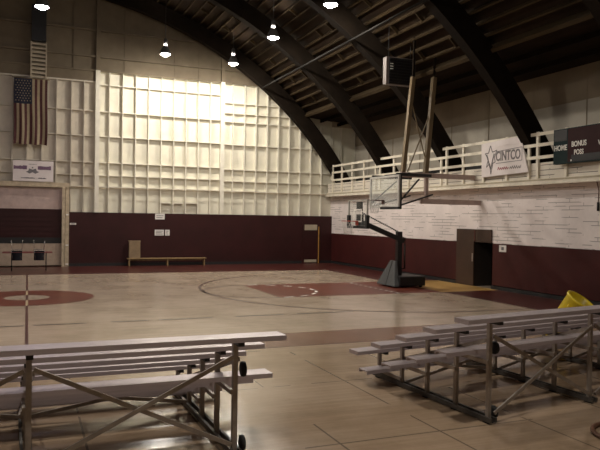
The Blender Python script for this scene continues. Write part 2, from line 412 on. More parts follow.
# right wall ------------------------------------------------------------
wr = MB().box(XR, XR + .2, YN, YF - .001, 1.6, 3.58).build('wall_right', M['siding'], kind=S)
DY0, DY1 = -1.40, .63                       # doorway
b = MB(); b.box(XR - .02, XR + .2, DY1, SY0 - .03, .14, 1.6); b.box(XR - .02, XR + .2, YN, DY0, .14, 1.6)
b.build('wainscot', M['maroon_red'], wr, kind=S)
b = MB(); b.box(XR - .05, XR + .2, DY1, SY0 - .03, 0, .12); b.box(XR - .05, XR + .2, YN, DY0, 0, .12)
b.build('baseboard', M['black'], wr, kind=S)
d2 = MB().box(XR - .06, XR - .021, -.42, DY1, 0.01, 2.08).build('door_2', M['brown_door'], kind=S)
MB().box(XR - .075, XR - .061, -.40, -.33, .9, 1.2).build('push_plate', M['galv'], d2, kind=S)
MB().box(XR - .06, XR - .021, DY0, -.42, 1.62, 2.08).build('transom_panel', M['brown_door'], d2, kind=S)
MB().box(XR - .07, XR - .061, -.50, -.44, 1.64, 2.07).build('red_glint', M['line_red'], d2, kind=S)  # red reflection in the door gap, painted as a strip
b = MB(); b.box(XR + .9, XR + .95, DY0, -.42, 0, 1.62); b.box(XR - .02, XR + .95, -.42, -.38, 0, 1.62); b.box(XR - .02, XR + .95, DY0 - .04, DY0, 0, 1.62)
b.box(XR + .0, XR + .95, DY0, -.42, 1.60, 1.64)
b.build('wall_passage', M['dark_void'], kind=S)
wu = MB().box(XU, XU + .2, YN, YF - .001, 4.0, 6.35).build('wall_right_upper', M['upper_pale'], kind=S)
MB().box(XU - .015, XU + .2, YN, YF - .001, 6.35, 8.3).build('upper_tan_band', M['upper_tan'], wu, kind=S)  # tan tone above the pale lower part
MB().box(XU - .03, XU - .0005, YN, YF - .2, 3.75, 4.66).build('dark_wall_strip', M['black'], wu, kind=S)  # black strip along the foot of the upper wall
y = 10.5
while y > YN:
    MB().box(XU - .022, XU - .001, y - .012, y + .012, 4.68, 7.4).build('batten', M['upper_tan'], wu, kind=S); y -= 2.44
# balcony, its edge overhangs the wall below
XB = 2.02
bal = MB().box(XB - .02, XU + .2, YN, YF - .18, 3.60, 3.74).build('floor_balcony', M['white_wood'], kind=S)
MB().box(XB - .07, XB - .021, YN, SY0 - .03, 3.55, 3.66).build('edge_board', M['white_wood'], bal, kind=S)
MB().box(XB - .05, XB - .021, YN, SY0 - .03, 3.67, 3.72).build('edge_cap', M['louvre_cream'], bal, kind=S)
MB().box(XB + .04, XB + .07, YN, SY0 - .03, 3.74, 4.24).build('parapet', M['parapet'], bal, kind=S)

# other walls, out of view ------------------------------------------------
wl = MB().box(XL - .2, XL, YN, YF - .001, 0, 8.0).build('wall_left', M['siding'], kind=S)
wn = MB().box(XL - .2, XU + .2, YN - .2, YN, 0, 14.0).build('wall_near', M['upper_pale'], kind=S)

# roof -------------------------------------------------------------------
A0 = math.asin((XR - 1.7 - CX) / RD)
def arc_strip(b, r0, r1, y0, y1, a0, a1, n=64):
    for k in range(n):
        t0, t1 = a0 + (a1 - a0) * k / n, a0 + (a1 - a0) * (k + 1) / n
        c = []
        for r in (r0, r1):
            for t, yy in ((t0, y0), (t1, y0), (t1, y1), (t0, y1)): c.append((CX + r * math.sin(t), yy, CZ + r * math.cos(t)))
        b.hexa(c)
    return b
b = arc_strip(MB(), RD, RD + .12, YN - .2, YF + .2, -A0, A0)
xe = CX + RD * math.sin(A0); ze = CZ + RD * math.cos(A0)
for sgn in (1, -1):
    x0, x1 = CX + sgn * (xe - CX), CX + sgn * (XU + .3 - CX)
    b.hexa([(x0, YN - .2, ze - .1), (x1, YN - .2, 7.45), (x1, YF + .2, 7.45), (x0, YF + .2, ze - .1), (x0, YN - .2, ze + .12), (x1, YN - .2, 7.65), (x1, YF + .2, 7.65), (x0, YF + .2, ze + .12)])
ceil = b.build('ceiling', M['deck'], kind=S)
NP = 68
for k in range(NP + 1):
    t = -A0 + 2 * A0 * k / NP
    d = Vector((math.sin(t), 0, math.cos(t))); c = Vector((CX, 0, CZ))
    hgt = .17 if 0 < k < NP else .34
    p = c + d * (RD - hgt / 2)
    b = MB(); b.bar((p.x, YN, p.z), (p.x, YF - .2, p.z), .055 if 0 < k < NP else .12, hgt, up=d)
    b.build('purlin', M['purlin'], ceil, kind=S)
for k, f in enumerate((.3, .62)):
    x = xe + (XU - xe) * f; z = ze + (7.45 - ze) * f - .18
    MB().box(x - .03, x + .03, YN, YF - .2, z - .08, z + .08).build('aisle_purlin', M['arch'], ceil, kind=S)
ARCHY = (11.40, 6.28, 1.42, -3.42, -8.3, -13.2, -18.1, -23.0)
A1 = math.asin((2.98 - CX) / (RS + .3))
for y in ARCHY:
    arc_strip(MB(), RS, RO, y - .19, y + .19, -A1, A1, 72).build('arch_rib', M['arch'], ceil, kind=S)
# blocking between the purlins
for bay in range(3):
    ya, yb = ARCHY[bay] - .2, ARCHY[bay + 1] + .2
    for k in range(NP // 2 + 2, NP, 3):
        for f in (.33, .67):
            t0 = -A0 + 2 * A0 * (k + .06) / NP; t1 = -A0 + 2 * A0 * (k + .94) / NP
            y = ya + (yb - ya) * (f + random.uniform(-.1, .1))
            P0 = (CX + (RD - .12) * math.sin(t0), y, CZ + (RD - .12) * math.cos(t0)); P1 = (CX + (RD - .12) * math.sin(t1), y, CZ + (RD - .12) * math.cos(t1))
            MB().bar(P0, P1, .05, .12).build('purlin_blocking', M['purlin'], ceil, kind=S)

# ------------------------------------------------------------------ things
# balcony railing
rail = thing('balcony_railing', (XB, 3, 3.74), 'white wooden railing with three rails along the balcony edge', 'railing')
posts = [11.86, 10.75, 9.55, 8.3, 7.12, 6.72, 5.45, 4.2, 2.95, 1.78, 1.42, .35, -.85, -2.1, -3.18, -3.58, -4.8, -6.1, -7.4, -8.7, -10, -11.3]
for y in posts:
    y -= .3 * (y + 20.35) / 15.1
    MB().box(XB - .03, XB + .035, y - .05, y + .05, 3.745, 5.21).build('post', M['white_wood'], rail)
for z in (4.40, 4.79):
    MB().box(XB - .055, XB - .031, -11.9, 11.22, z - .05, z + .05).build('rail', M['white_wood'], rail)
for ya, yb in ((6.5, 11.15), (1.65, 6.05), (-3.2, 1.2), (-8.05, -3.64), (-11.9, -8.5)):   # the top rail stops at the roof arches
    MB().box(XB - .055, XB - .031, ya, yb, 5.08, 5.18).build('rail', M['white_wood'], rail)

# high bay lamps
def make_lamp(x, y, z, label, group):
    t = thing('high_bay_lamp', (x, y, z), label, 'lamp', group)
    MB().lathe([(.02, -.175), (.10, -.155), (.165, -.10), (.20, -.04), (.20, .0)], (x, y, z), 20).build('refractor', M['glow'], t)
    MB().lathe([(.24, -.085), (.225, 0), (.20, .10), (.13, .24), (.105, .28), (.10, .29)], (x, y, z), 20).build('reflector', M['lamp_shell'], t)
    MB().lathe([(.0, .33), (.085, .33), (.085, .60), (.05, .63), (0, .63)], (x, y, z), 14).build('ballast_housing', M['lamp_shell'], t)
    zt = arch_z(x, RD - .02)
    MB().tube([(x, y, z + .62), (x, y, zt)], .012, 6).build('hanger', M['dark_steel'], t)
    for k in range(3):
        b = MB(); a = 2 * PI * k / 3; b.bar((x + .09 * math.cos(a), y + .09 * math.sin(a), z + .28), (x + .07 * math.cos(a), y + .07 * math.sin(a), z + .34), .02, .02); b.build('bracket', M['lamp_shell'], t)
    return t
GRP = 'high bay lamps under the roof'
lamp = make_lamp(-7.15, 9.6, 9.74, 'glowing high bay lamp hanging alone before the bare gable boards', GRP)
def more_lamp(x, y, z, label):
    c = copy_tree(lamp); c.location = (x, y, z); c['label'] = label
    c['group'] = GRP
    return c
more_lamp(-3.98, 9.6, 9.64, 'glowing high bay lamp at the edge of the first roof arch')
more_lamp(-3.85, 4.5, 9.62, 'glowing high bay lamp against the second roof arch')
more_lamp(-3.50, -.15, 9.62, 'glowing high bay lamp cut by the top of the picture, under the third arch')
more_lamp(-12.42, 4.3, 9.62, 'glowing high bay lamp in front of the dark louvred chase')
DIM = emit_mat('dim_violet_glow', (.92, .82, 1.0), 210)  # dimmer, violet-tinted glow for the lamp by the chase
for chd in SC.objects:
    if chd.name.startswith('refractor') and chd.parent and 'louvred chase' in chd.parent.get('label', ''):
        chd.data = chd.data.copy(); chd.data.materials[0] = DIM
OUT = 'glowing high bay lamp over the court, above the view'
for x, y in ((-15.0, -6.5), (-10.5, -5.0), (-9.8, -16.8)):
    more_lamp(x, y, 9.62, OUT)

# conduit under the arches
MB().tube([(-1.98, 11.2, 8.9), (-1.98, -6.5, 8.9)], .036, 8).build('conduit', M['conduit'], loc=(-1.98, 3, 8.9), label='long grey pipe running under the roof arches', cat='pipe')

# louvred chase on the gable
ch = thing('wall_vent', (-12.4, 11.9, 8.4), 'tall dark vent chase with pale louvres below on the gable', 'vent')
MB().box(-12.73, -12.11, 11.62, 11.96, 10.15, 11.75).build('dark_panel', M['black_metal'], ch)
b = MB()
for k in range(9):
    z = 8.52 + k * .185; b.hexa([(-12.70, 11.80, z), (-12.13, 11.80, z), (-12.13, 11.93, z + .08), (-12.70, 11.93, z + .08), (-12.70, 11.80, z + .09), (-12.13, 11.80, z + .09), (-12.13, 11.93, z + .17), (-12.70, 11.93, z + .17)])
b.build('louvre', M['louvre_cream'], ch)
b = MB(); b.box(-12.76, -12.70, 11.78, 11.95, 8.45, 10.15); b.box(-12.13, -12.07, 11.78, 11.95, 8.45, 10.15)
b.build('frame', M['louvre_cream'], ch)

# flag
fx0, fx1, fz0, fz1 = -13.42, -12.03, 5.50, 8.43
fl = thing('flag', (-12.72, 11.7, 5.5), 'stars and stripes flag hung vertically on the far wall', 'flag')
b = MB(); nz = 26; grid = {}
def fpt(u, w):
    return Vector((fx0 + (fx1 - fx0) * u + .03 * (1 - w) * math.sin(5 * w) , 11.70 + .035 * math.sin(u * 17 + w * 2) * (1.1 - w), fz0 + (fz1 - fz0) * w + .02 * math.sin(u * 17) * (1 - w)))
NU = 26
for i in range(NU + 1):
    for j in range(nz + 1): grid[i, j] = b.bm.verts.new(fpt(i / NU, j / nz))
for i in range(NU):
    for j in range(nz):
        f = b.bm.faces.new([grid[i, j], grid[i + 1, j], grid[i + 1, j + 1], grid[i, j + 1]]); f.smooth = True
        st = i // 2; canton = st < 7 and j >= nz - 10
        f.material_index = 2 if canton else (0 if st % 2 == 0 else 1)
b.mi = 1
for r in range(9):
    for c in range(6 if r % 2 == 0 else 5):
        u = (.06 + c * .085 + (0 if r % 2 == 0 else .0425)); w = 1 - (.035 + r * .038)
        p = fpt(u, w) + Vector((0, -.012, 0)); q = []
        for k in range(10):
            rr = .035 if k % 2 == 0 else .015; a = PI / 2 + k * PI / 5
            q.append(b.bm.verts.new(p + Vector((rr * math.cos(a), 0, rr * math.sin(a)))))
        f = b.bm.faces.new(q); f.material_index = 1
o = b.build('cloth', [M['flag_red'], M['flag_white'], M['flag_blue']], fl)
MB().tube([(fx0 - .08, 11.72, fz1 + .02), (fx1 + .08, 11.72, fz1 + .02)], .02, 8).build('pole', M['tan_wood'], fl)

# white banner with an eagle-like emblem above the stage opening
bn = thing('banner', (-12.56, 11.78, 3.85), 'white banner with purple bands and a dark winged emblem over the stage', 'banner')
bx0, bx1, bz0, bz1 = -13.43, -11.74, 3.86, 4.78
b = MB(); b.box(bx0, bx1, 11.76, 11.775, bz0, bz1); b.build('sheet', M['banner'], bn)
for x0, x1 in ((bx0 + .03, -12.82), (-12.40, bx1 - .06)):
    b = MB(); x = x0                         # a band of close-set lettering that cannot be read
    while x < x1 - .05:
        w = random.uniform(.05, .11); d = random.uniform(.0, .035); b.box(x, min(x + w + .005, x1), 11.752, 11.759, 4.38 + d * .5, 4.56 - d); x += w
    b.build('purple_band', M['purple'], bn)
b = MB()
cxm, czm = -12.62, 4.28
for sg in (-1, 1):
    b.poly([(cxm, 11.758, czm - .02), (cxm + sg * .12, 11.758, czm - .08), (cxm + sg * .28, 11.758, czm + .0), (cxm + sg * .18, 11.758, czm + .04), (cxm + sg * .14, 11.758, czm + .15), (cxm, 11.758, czm + .10)], (0, -.006, 0))
b.box(cxm - .03, cxm + .03, 11.752, 11.758, czm + .16, czm + .22)
b.build('emblem', M['ink'], bn)
for xa, xb, zz, hh in ((-13.1, -12.55, 3.985, .045), (-12.38, -12.05, 3.985, .045), (-12.78, -12.48, 4.61, .022)):
    b = MB(); x = xa
    while x < xb:
        w = random.uniform(.03, .06); d = random.uniform(0, hh * .5); b.box(x, x + w + .004, 11.752, 11.759, zz, zz + hh - d); x += w
    b.build('small_print', M['ink'], bn)

# notices on the maroon wall
def notice(name, x0, x1, z0, z1, label, marks=3):
    t = thing(name, ((x0 + x1) / 2, 11.93, z0), label, 'notice', 'paper notices on the maroon wall')
    MB().box(x0, x1, 11.914, 11.927, z0, z1).build('sheet', M['paper'], t)
    b = MB()
    for k in range(marks):
        z = z1 - (k + 1) * (z1 - z0) / (marks + 1); b.box(x0 + .06, x1 - .06 - .05 * (k % 2), 11.909, 11.913, z - .012, z + .012)
    b.build('print', M['ink'], t); return t
notice('paper_notice', -7.10, -6.64, 2.22, 2.50, 'white paper notice touching the top edge of the maroon wall', 2)
notice('paper_notice', -7.11, -6.67, 1.44, 1.72, 'wide white paper notice on the maroon wall above the bench')
notice('paper_notice', -6.61, -6.39, 1.44, 1.72, 'narrow white paper notice beside the wide one above the bench')
notice('paper_notice', -11.0, -10.72, 1.92, 2.0, 'small white tag on the maroon wall beside the stage post', 1)
t = thing('paper_notice', (XR - .03, -1.98, 1.34), 'white square notice on the maroon wall beside the brown door', 'notice')
MB().box(XR - .034, XR - .0215, -2.16, -1.80, 1.33, 1.56).build('sheet', M['paper'], t)
b = MB(); b.box(XR - .038, XR - .035, -2.05, -1.92, 1.39, 1.50); b.build('print', M['ink'], t)

# low bench with a board box standing on it
bt = thing('bench', (-6.5, 11.55, 0), 'long low pine bench against the maroon far wall', 'bench')
MB().box(-8.46, -4.66, 11.40, 11.72, .335, .375).build('seat', M['bench_wood'], bt)
MB().box(-8.40, -4.72, 11.54, 11.58, .25, .335).build('apron', M['bench_wood'], bt)
for x in (-8.36, -6.56, -4.76):
    MB().box(x - .03, x + .03, 11.43, 11.69, 0, .335).build('leg', M['bench_wood'], bt)
bx = thing('board_box', (-8.1, 11.56, .376), 'plain tan upright box standing on the end of the low bench', 'box')
MB().box(-8.38, -7.86, 11.43, 11.69, .376, 1.16).build('body', M['crate_board'], bx)
MB().box(-8.395, -7.845, 11.42, 11.70, 1.162, 1.20).build('lid', M['crate_board'], bx)

# table with two upturned chairs before the stage
TY = 9.75
tb = thing('folding_table', (-12.75, TY, 0), 'long red edged table carrying two upturned chairs before the stage', 'table')
MB().box(-13.75, -11.82, TY - .35, TY + .35, .755, .79).build('tabletop', M['table_red'], tb)
for x in (-13.40, -12.06):
    for dy in (-.28, .28): MB().tube([(x, TY + dy, 0), (x, TY + dy, .755)], .016, 8).build('leg', M['dark_steel'], tb)
    MB().tube([(x, TY - .28, .12), (x, TY + .28, .12)], .012, 8).build('stretcher', M['dark_steel'], tb)
def upturned_chair(xc, label):
    t = thing('stacking_chair', (xc, TY - .12, .752), label, 'chair', 'upturned chairs on the table')
    y0 = TY - .12
    # the seat lies upside down on the table top, the backrest hangs over the near edge
    MB().box(xc - .21, xc + .21, y0 - .20, y0 + .22, .80, .85).build('seat', M['chrome'], t, bevel=.012)
    b = MB(); n = 10
    for k in range(n):
        a0, a1 = -PI * .28 + PI * .56 * k / n, -PI * .28 + PI * .56 * (k + 1) / n
        c = []
        for zz in (.42, .74):
            for a, r in ((a0, .27), (a1, .27), (a1, .245), (a0, .245)): c.append((xc + r * math.sin(a), y0 - .12 - r * math.cos(a) , zz))
        b.hexa(c)
    b.build('backrest', M['navy'], t)
    for sx in (-.2, .2):
        MB().tube([(xc + sx, y0 - .19, .83), (xc + sx, y0 - .30, .79), (xc + sx * .8, y0 - .335, .60), (xc + sx * .8, y0 - .34, .45)], .011, 6).build('back_frame', M['chrome'], t)
        for sy in (-.17, .2):
            MB().tube([(xc + sx * .95, y0 + sy, .85), (xc + sx * 1.1, y0 + sy * 1.15, 1.24)], .011, 6).build('leg', M['chrome'], t)
    b = MB(); b.box(xc - .21, xc + .21, y0 - .19, y0 + .21, .752, .799); b.build('cushion', M['navy'], t)
    t.location.z += .04
    return t
upturned_chair(-13.20, 'upturned dark chair on the table, over the table end near the picture edge')
upturned_chair(-12.34, 'upturned dark chair on the table, over the end near the stage post')

# basketball hoops ---------------------------------------------------------
def backboard(t, X, Y, w, z0, z1, fw, m, square=True, g='glass'):
    """glass board in the plane X facing -X with its frame"""
    MB().box(X - .008, X + .008, Y - w / 2 + fw * .5, Y + w / 2 - fw * .5, z0 + fw * .5, z1 - fw * .5).build('glass_pane', M[g], t)
    b = MB()
    b.box(X - .03, X + .03, Y - w / 2, Y - w / 2 + fw, z0, z1); b.box(X - .03, X + .03, Y + w / 2 - fw, Y + w / 2, z0, z1)
    b.box(X - .03, X + .03, Y - w / 2 + fw, Y + w / 2 - fw, z0, z0 + fw); b.box(X - .03, X + .03, Y - w / 2 + fw, Y + w / 2 - fw, z1 - fw, z1)
    b.build('board_frame', m, t)
    if square:
        b = MB(); zc = z0 + .16; s_ = .30; l = .05; h = .45
        for (ya, yb, za, zb) in ((Y - s_, Y - s_ + l, zc, zc + h), (Y + s_ - l, Y + s_, zc, zc + h), (Y - s_ + l, Y + s_ - l, zc + h - l, zc + h), (Y - s_ + l, Y + s_ - l, zc, zc + l)):
            b.box(X - .013, X - .009, ya, yb, za, zb)
        b.build('shooter_square', M['line_white'], t)
def hoop(t, X, Y, z, m, net=True):
    r = .2286; cx = X - .15 - r
    b = MB(); b.tube([(cx + r * math.cos(a * PI / 16), Y + r * math.sin(a * PI / 16), z) for a in range(33)], .011, 8, cap=False)
    b.box(X - .16, X - .031, Y - .10, Y + .10, z - .02, z + .015); b.box(X - .045, X - .031, Y - .1, Y + .1, z - .14, z)
    o = b.build('rim', m, t)
    if net:
        b = MB()
        for k in range(12):
            for sg in (1, -1):
                pts = []
                for j in range(5):
                    rr = (r, .19, .16, .14, .13)[j]; a = 2 * PI * (k + sg * j * .5) / 12
                    pts.append((cx + rr * math.cos(a), Y + rr * math.sin(a), z - .02 - .11 * j))
                b.tube(pts, .004, 4, cap=False)
        b.build('net', M['net'], o)
# portable hoop
PY = .22; PX = -2.34; BY = .10
ps = thing('portable_hoop', (-.5, PY, 0), 'portable basketball hoop on a black wheeled base, lowered to a small height', 'basketball hoop')
MB().box(-.92, .13, PY - .62, PY + .66, .06, .40).build('base', M['black_metal'], ps, bevel=.03)
for x in (-.75, 0.0):
    for dy in (-.5, .5):
        MB().lathe([(0, -.03), (.055, -.03), (.055, .03), (0, .03)], (x, PY + dy, .056), 12, Matrix.Rotation(PI / 2, 3, 'X')).build('caster', M['rubber'], ps)
b = MB()
for y0, y1, tz0, tz1 in ((PY - .62, PY - .005, PY - .16, PY - .01), (PY + .005, PY + .66, PY + .01, PY + .18)):
    b.hexa([(-1.14, y0, .05), (-.93, y0, .05), (-.93, y1, .05), (-1.14, y1, .05), (-.86, tz0, .92), (-.76, tz0, .92), (-.76, tz1, .92), (-.86, tz1, .92)])
b.build('front_pad', M['grey_pad'], ps, bevel=.02)
MB().box(-.70, -.52, PY - .09, PY + .09, .40, 1.96).build('pole', M['black_metal'], ps, bevel=.01)
b = MB(); b.tube([(-.38, PY - .02, .62), (-.38, PY - .02, 1.52)], .03, 8); b.tube([(-.38, PY - .02, 1.5), (-.36, PY - .02, 1.72), (-.5, PY, 1.78)], .016, 8); b.tube([(-.38, PY - .02, .64), (-.53, PY, .60)], .02, 8)
b.build('lift_crank', M['dark_steel'], ps)
MB().bar((-.42, PY, 1.62), (PX + .13, BY, 2.28), .12, .16).build('boom', M['black_metal'], ps)
b = MB(); n = 22
for k in range(n):
    a = Vector((-.60, PY, 1.93)); c = Vector((PX + .13, BY, 2.62)); b.bar(a + (c - a) * (k / n), a + (c - a) * ((k + .62) / n), .03, .045)
b.build('tension_chain', M['black_metal'], ps)
b = MB(); b.box(PX + .03, PX + .14, BY - .17, BY + .17, 2.14, 2.55); b.box(PX + .03, PX + .10, BY - .17, BY + .17, 2.66, 2.98)
b.build('mount_plate', M['black_metal'], ps)
backboard(ps, PX, BY, 1.42, 2.12, 3.05, .035, M['grey_enamel'], g='clear')
b = MB(); b.box(PX - .05, PX + .05, BY - .74, BY + .74, 2.06, 2.15)
for sg in (-1, 1): b.box(PX - .05, PX + .05, BY + sg * .68 - .07, BY + sg * .68 + .07, 2.15, 2.52)
b.build('edge_padding', M['rubber'], ps)
hoop(ps, PX, BY, 2.31, M['rim'])

ps.location.x += .12

# ceiling-hung hoop in front of the balcony
HX, HY = -1.22, .05
hs = thing('hung_hoop', (HX, HY, 2.8), 'glass backboard hoop hung from the roof on timber legs before the balcony', 'basketball hoop')
backboard(hs, HX, HY, 2.05, 2.79, 3.91, .07, M['grey_enamel'], square=False)
MB().box(HX - .05, HX + .05, HY - 1.06, HY + .2, 2.74, 2.82).build('edge_padding', M['rubber'], hs)
MB().box(HX + .035, HX + .09, HY - 1.04, HY - .9, 2.75, 3.93).build('edge_rail', M['black_metal'], hs)
hoop(hs, HX, HY, 3.05, M['line_red'])
for sg in (-1, 1):
    MB().bar((HX + .04, HY + sg * .95, 2.98), (-.28, HY + sg * .75, 3.80), .045, .045).build('strut', M['black_metal'], hs)
    MB().bar((HX + .04, HY + sg * .95, 2.86), (.30, HY + sg * .72, 3.28), .05, .05).build('strut', M['black_metal'], hs)
    MB().bar((HX - .02, HY + sg * .86, 3.93), (.32, HY + sg * .72, 3.93), .10, .10).build('top_arm', M['black_metal'], hs)
MB().bar((-.72, HY - .82, 3.97), (-.72, HY + .82, 3.97), .08, .08).build('cross_beam', M['black_metal'], hs)
MB().bar((-.82, HY - .56, 3.98), (-.45, HY - .52, 7.36), .135, .14).build('leg', M['tan_wood'], hs)
MB().bar((.10, HY - .62, 3.0), (.10, HY - .62, 4.0), .13, .10).build('drop_post', M['pink_board'], hs)
MB().bar((.06, HY - .62, 3.98), (.36, HY - .60, 7.40), .145, .15).build('leg', M['tan_wood'], hs)
MB().bar((-.45, HY - .52, 7.36), (-.40, HY - .5, 8.75), .06, .06).build('hanger', M['arch'], hs)  # dark bar added where the leg's top fades into shade
MB().bar((.36, HY - .60, 7.40), (.38, HY - .6, 8.12), .06, .06).build('hanger', M['arch'], hs)  # second leg's shaded top, also an added dark bar
MB().bar((-.66, HY - .6, 4.05), (.42, HY - .6, 6.6), .035, .035).build('brace', M['tan_wood'], hs)
MB().bar((.20, HY - .6, 4.05), (-.52, HY - .6, 6.4), .03, .03).build('brace', M['tan_wood'], hs)
MB().box(-1.0, XR - .005, HY - .78, HY - .68, 3.85, 4.02).build('wall_beam', M['pink_board'], hs)
MB().box(-.2, XR - .005, HY - .78, HY - .68, 2.95, 3.12).build('wall_beam', M['pink_board'], hs)

# unit heater under the roof
hx0, hx1, hy0, hy1, hz0, hz1 = -1.25, -.06, .0, .24, 7.14, 8.10
ht = thing('unit_heater', (-.55, .2, 7.14), 'dark boxy unit heater hanging below the roof above the hung hoop', 'heater')
MB().box(hx0, hx1, hy0, hy1, hz0, hz1).build('casing', M['heater_grey'], ht, bevel=.01)
MB().box(hx0 + .10, hx1 - .02, hy0 - .02, hy0 - .002, hz0 + .03, hz1 - .03).build('grille', M['black_metal'], ht)
for k in range(9): MB().box(hx0 + .12, hx1 - .04, hy0 - .045, hy0 - .021, hz0 + .08 + k * .1, hz0 + .10 + k * .1).build('slat', M['black_metal'], ht)
for k in range(3): MB().box(hx0 + .13, hx0 + .25, hy0 - .055, hy0 - .046, hz0 + .52 + k * .09, hz0 + .545 + k * .09).build('bright_slat', M['board_white'], ht)
for x in (hx0 + .15, hx1 - .15):
    MB().tube([(x, .12, hz1), (x, .12, arch_z(x, RD) + .02)], .012, 6).build('hanger', M['dark_steel'], ht)

# sponsor banner on the railing
BX = XB - .075
sb = thing('banner', (BX, -2.1, 3.98), 'white sponsor banner with grey outlined lettering tied to the balcony railing', 'banner')
b = MB(); b.hexa([(BX - .012, -.90, 3.96), (BX + .012, -.90, 3.96), (BX + .012, -3.24, 4.02), (BX - .012, -3.24, 4.02), (BX - .012, -.86, 5.13), (BX + .012, -.86, 5.13), (BX + .012, -2.86, 5.21), (BX - .012, -2.86, 5.21)])
b.build('sheet', M['banner'], sb)
F = BX - .016
def strokes(name, segs, w, m, parent):
    b = MB()
    for (ya, za), (yb, zb) in segs:
        b.bar((F, ya, za), (F, yb, zb), .006, w, up=(0, zb - za + 1e-6, -(yb - ya)))
    return b.build(name, m, parent)
# star-burst V at the head of the sign
star = [(-1.36, 5.03), (-1.47, 4.80), (-1.70, 4.85), (-1.58, 4.62), (-1.62, 4.45), (-1.50, 4.42), (-1.40, 4.05), (-1.33, 4.42), (-1.16, 4.30), (-1.25, 4.58), (-1.08, 4.78), (-1.26, 4.78), (-1.36, 5.03)]
strokes('starburst', list(zip(star, star[1:])), .03, M['outline_ink'], sb)
vv = [(-1.16, 4.74), (-1.38, 4.22), (-1.56, 4.74)]
strokes('large_initial', list(zip(vv, vv[1:])), .05, M['outline_ink'], sb)
fr = [(-1.66, 4.80), (-2.94, 4.85), (-2.94, 4.42), (-1.66, 4.40)]
strokes('lettering_frame', list(zip(fr, fr[1:])), .018, M['outline_ink'], sb)
place_text('lettering', 'CINTCO', .45, (F, -2.26, 4.62), (-1, 0, 0), M['outline_ink'], sb, stretch=.70)
for k, (y, m) in enumerate(((-1.75, 'red_ink'), (-2.35, 'outline_ink'))):
    segs = []; y_ = y
    for i in range(11):
        y2 = y_ - .05; segs.append(((y_, 4.20 + (.05 if i % 2 else -.03)), (y2, 4.20 + (-.03 if i % 2 else random.choice((.03, .07))))))
        y_ = y2
    strokes('script_line', segs, .022, M[m], sb)
segs = [((y, 4.93), (y - .05, 4.98)) for y in [-1.7 - .1 * i for i in range(12)]]
strokes('faint_line', segs, .012, M['banner'], sb)

sb.location += Vector((0, -.35, -.05))

# scoreboard
SX = XB - .165
sc = thing('scoreboard', (SX, -5.9, 4.16), 'dark green scoreboard with white HOME lettering hung on the balcony railing', 'scoreboard')
MB().box(SX - .03, XB - .058, -7.30, -4.52, 4.16, 5.20).build('cabinet', M['board_green'], sc, bevel=.01)
MB().box(SX - .036, SX - .031, -6.42, -5.10, 4.20, 5.17).build('center_panel', M['board_maroon'], sc)
MB().box(SX - .036, SX - .031, -5.06, -4.56, 4.84, 5.17).build('score_window', M['black_metal'], sc)
MB().box(SX - .041, SX - .037, -6.30, -5.24, 4.20, 4.40).build('period_window', M['black_metal'], sc)
place_text('lettering', 'HOME', .22, (SX - .038, -4.82, 4.63), (-1, 0, 0), M['board_white'], sc, stretch=.82)
place_text('lettering', 'BONUS', .215, (SX - .044, -5.53, 4.70), (-1, 0, 0), M['board_white'], sc, stretch=.78)
place_text('lettering', 'POSS', .20, (SX - .044, -5.53, 4.46), (-1, 0, 0), M['board_white'], sc, stretch=.8)
place_text('lettering', 'VISITOR', .19, (SX - .038, -6.50, 4.66), (-1, 0, 0), M['board_white'], sc, stretch=.82)
MB().disc((SX - .0425, -5.24, 4.24), .03, 12, 'x').build('indicator', M['board_white'], sc)

sc.location += Vector((0, -.26, -.05))

# hanging pull cord at the right wall
t = thing('pull_cord', (XR - .05, -6.08, 2.0), 'thin dark cord with a small handle hanging on the white wall', 'cord')
MB().tube([(XR - .05, -6.02, 3.56), (XR - .05, -6.10, 3.3), (XR - .05, -6.08, 2.95)], .014, 6).build('line', M['cord_brown'], t)
MB().tube([(XR - .05, -6.08, 2.97), (XR - .05, -6.08, 2.72)], .035, 8).build('handle', M['rubber'], t)

# yellow bin tipped against the bleacher
bp = Vector((-3.30, -10.30, 0.0))
TILT = Matrix.Rotation(math.radians(31), 3, 'X') @ Matrix.Rotation(math.radians(16), 3, 'Y')
yb = thing('yellow_bin', bp, 'tilted round yellow plastic bin behind the aluminium bleacher', 'bin')
low = min((TILT @ Vector((.21 * math.cos(a), .21 * math.sin(a), 0))).z for a in [k * PI / 18 for k in range(36)])
cen = bp + Vector((0, 0, -low + .002))
MB().lathe([(0, 0), (.21, 0), (.22, .02), (.275, .90), (.295, .91), (.295, .95), (.275, .96), (.255, .94), (.20, .05), (0, .04)], cen, 32, TILT).build('tub', M['yellow'], yb)
for a in (0.3, 0.3 + PI):
    c0 = [cen + TILT @ Vector((.30 * math.cos(a + d), .30 * math.sin(a + d), z)) for d, z in ((-.14, .80), (-.14, .72), (.14, .72), (.14, .80))]
    MB().tube(c0, .014, 6).build('handle', M['yellow'], yb)

# brown cord looped on the floor
b = MB(); pts = []
for k in range(40):
    a = PI * .1 + 2.0 * PI * k / 39; pts.append((-6.52 + .45 * math.cos(a) + .02 * k / 39, -15.0 + .45 * math.sin(a), .028 + .05 * max(0, (k - 34) / 5)))
b.tube(pts, .026, 8)
b.build('floor_cord', M['cord_brown'], loc=(-6.5, -15.0, 0), label='loop of brown cord lying on the floor beside the bleacher', cat='cord')

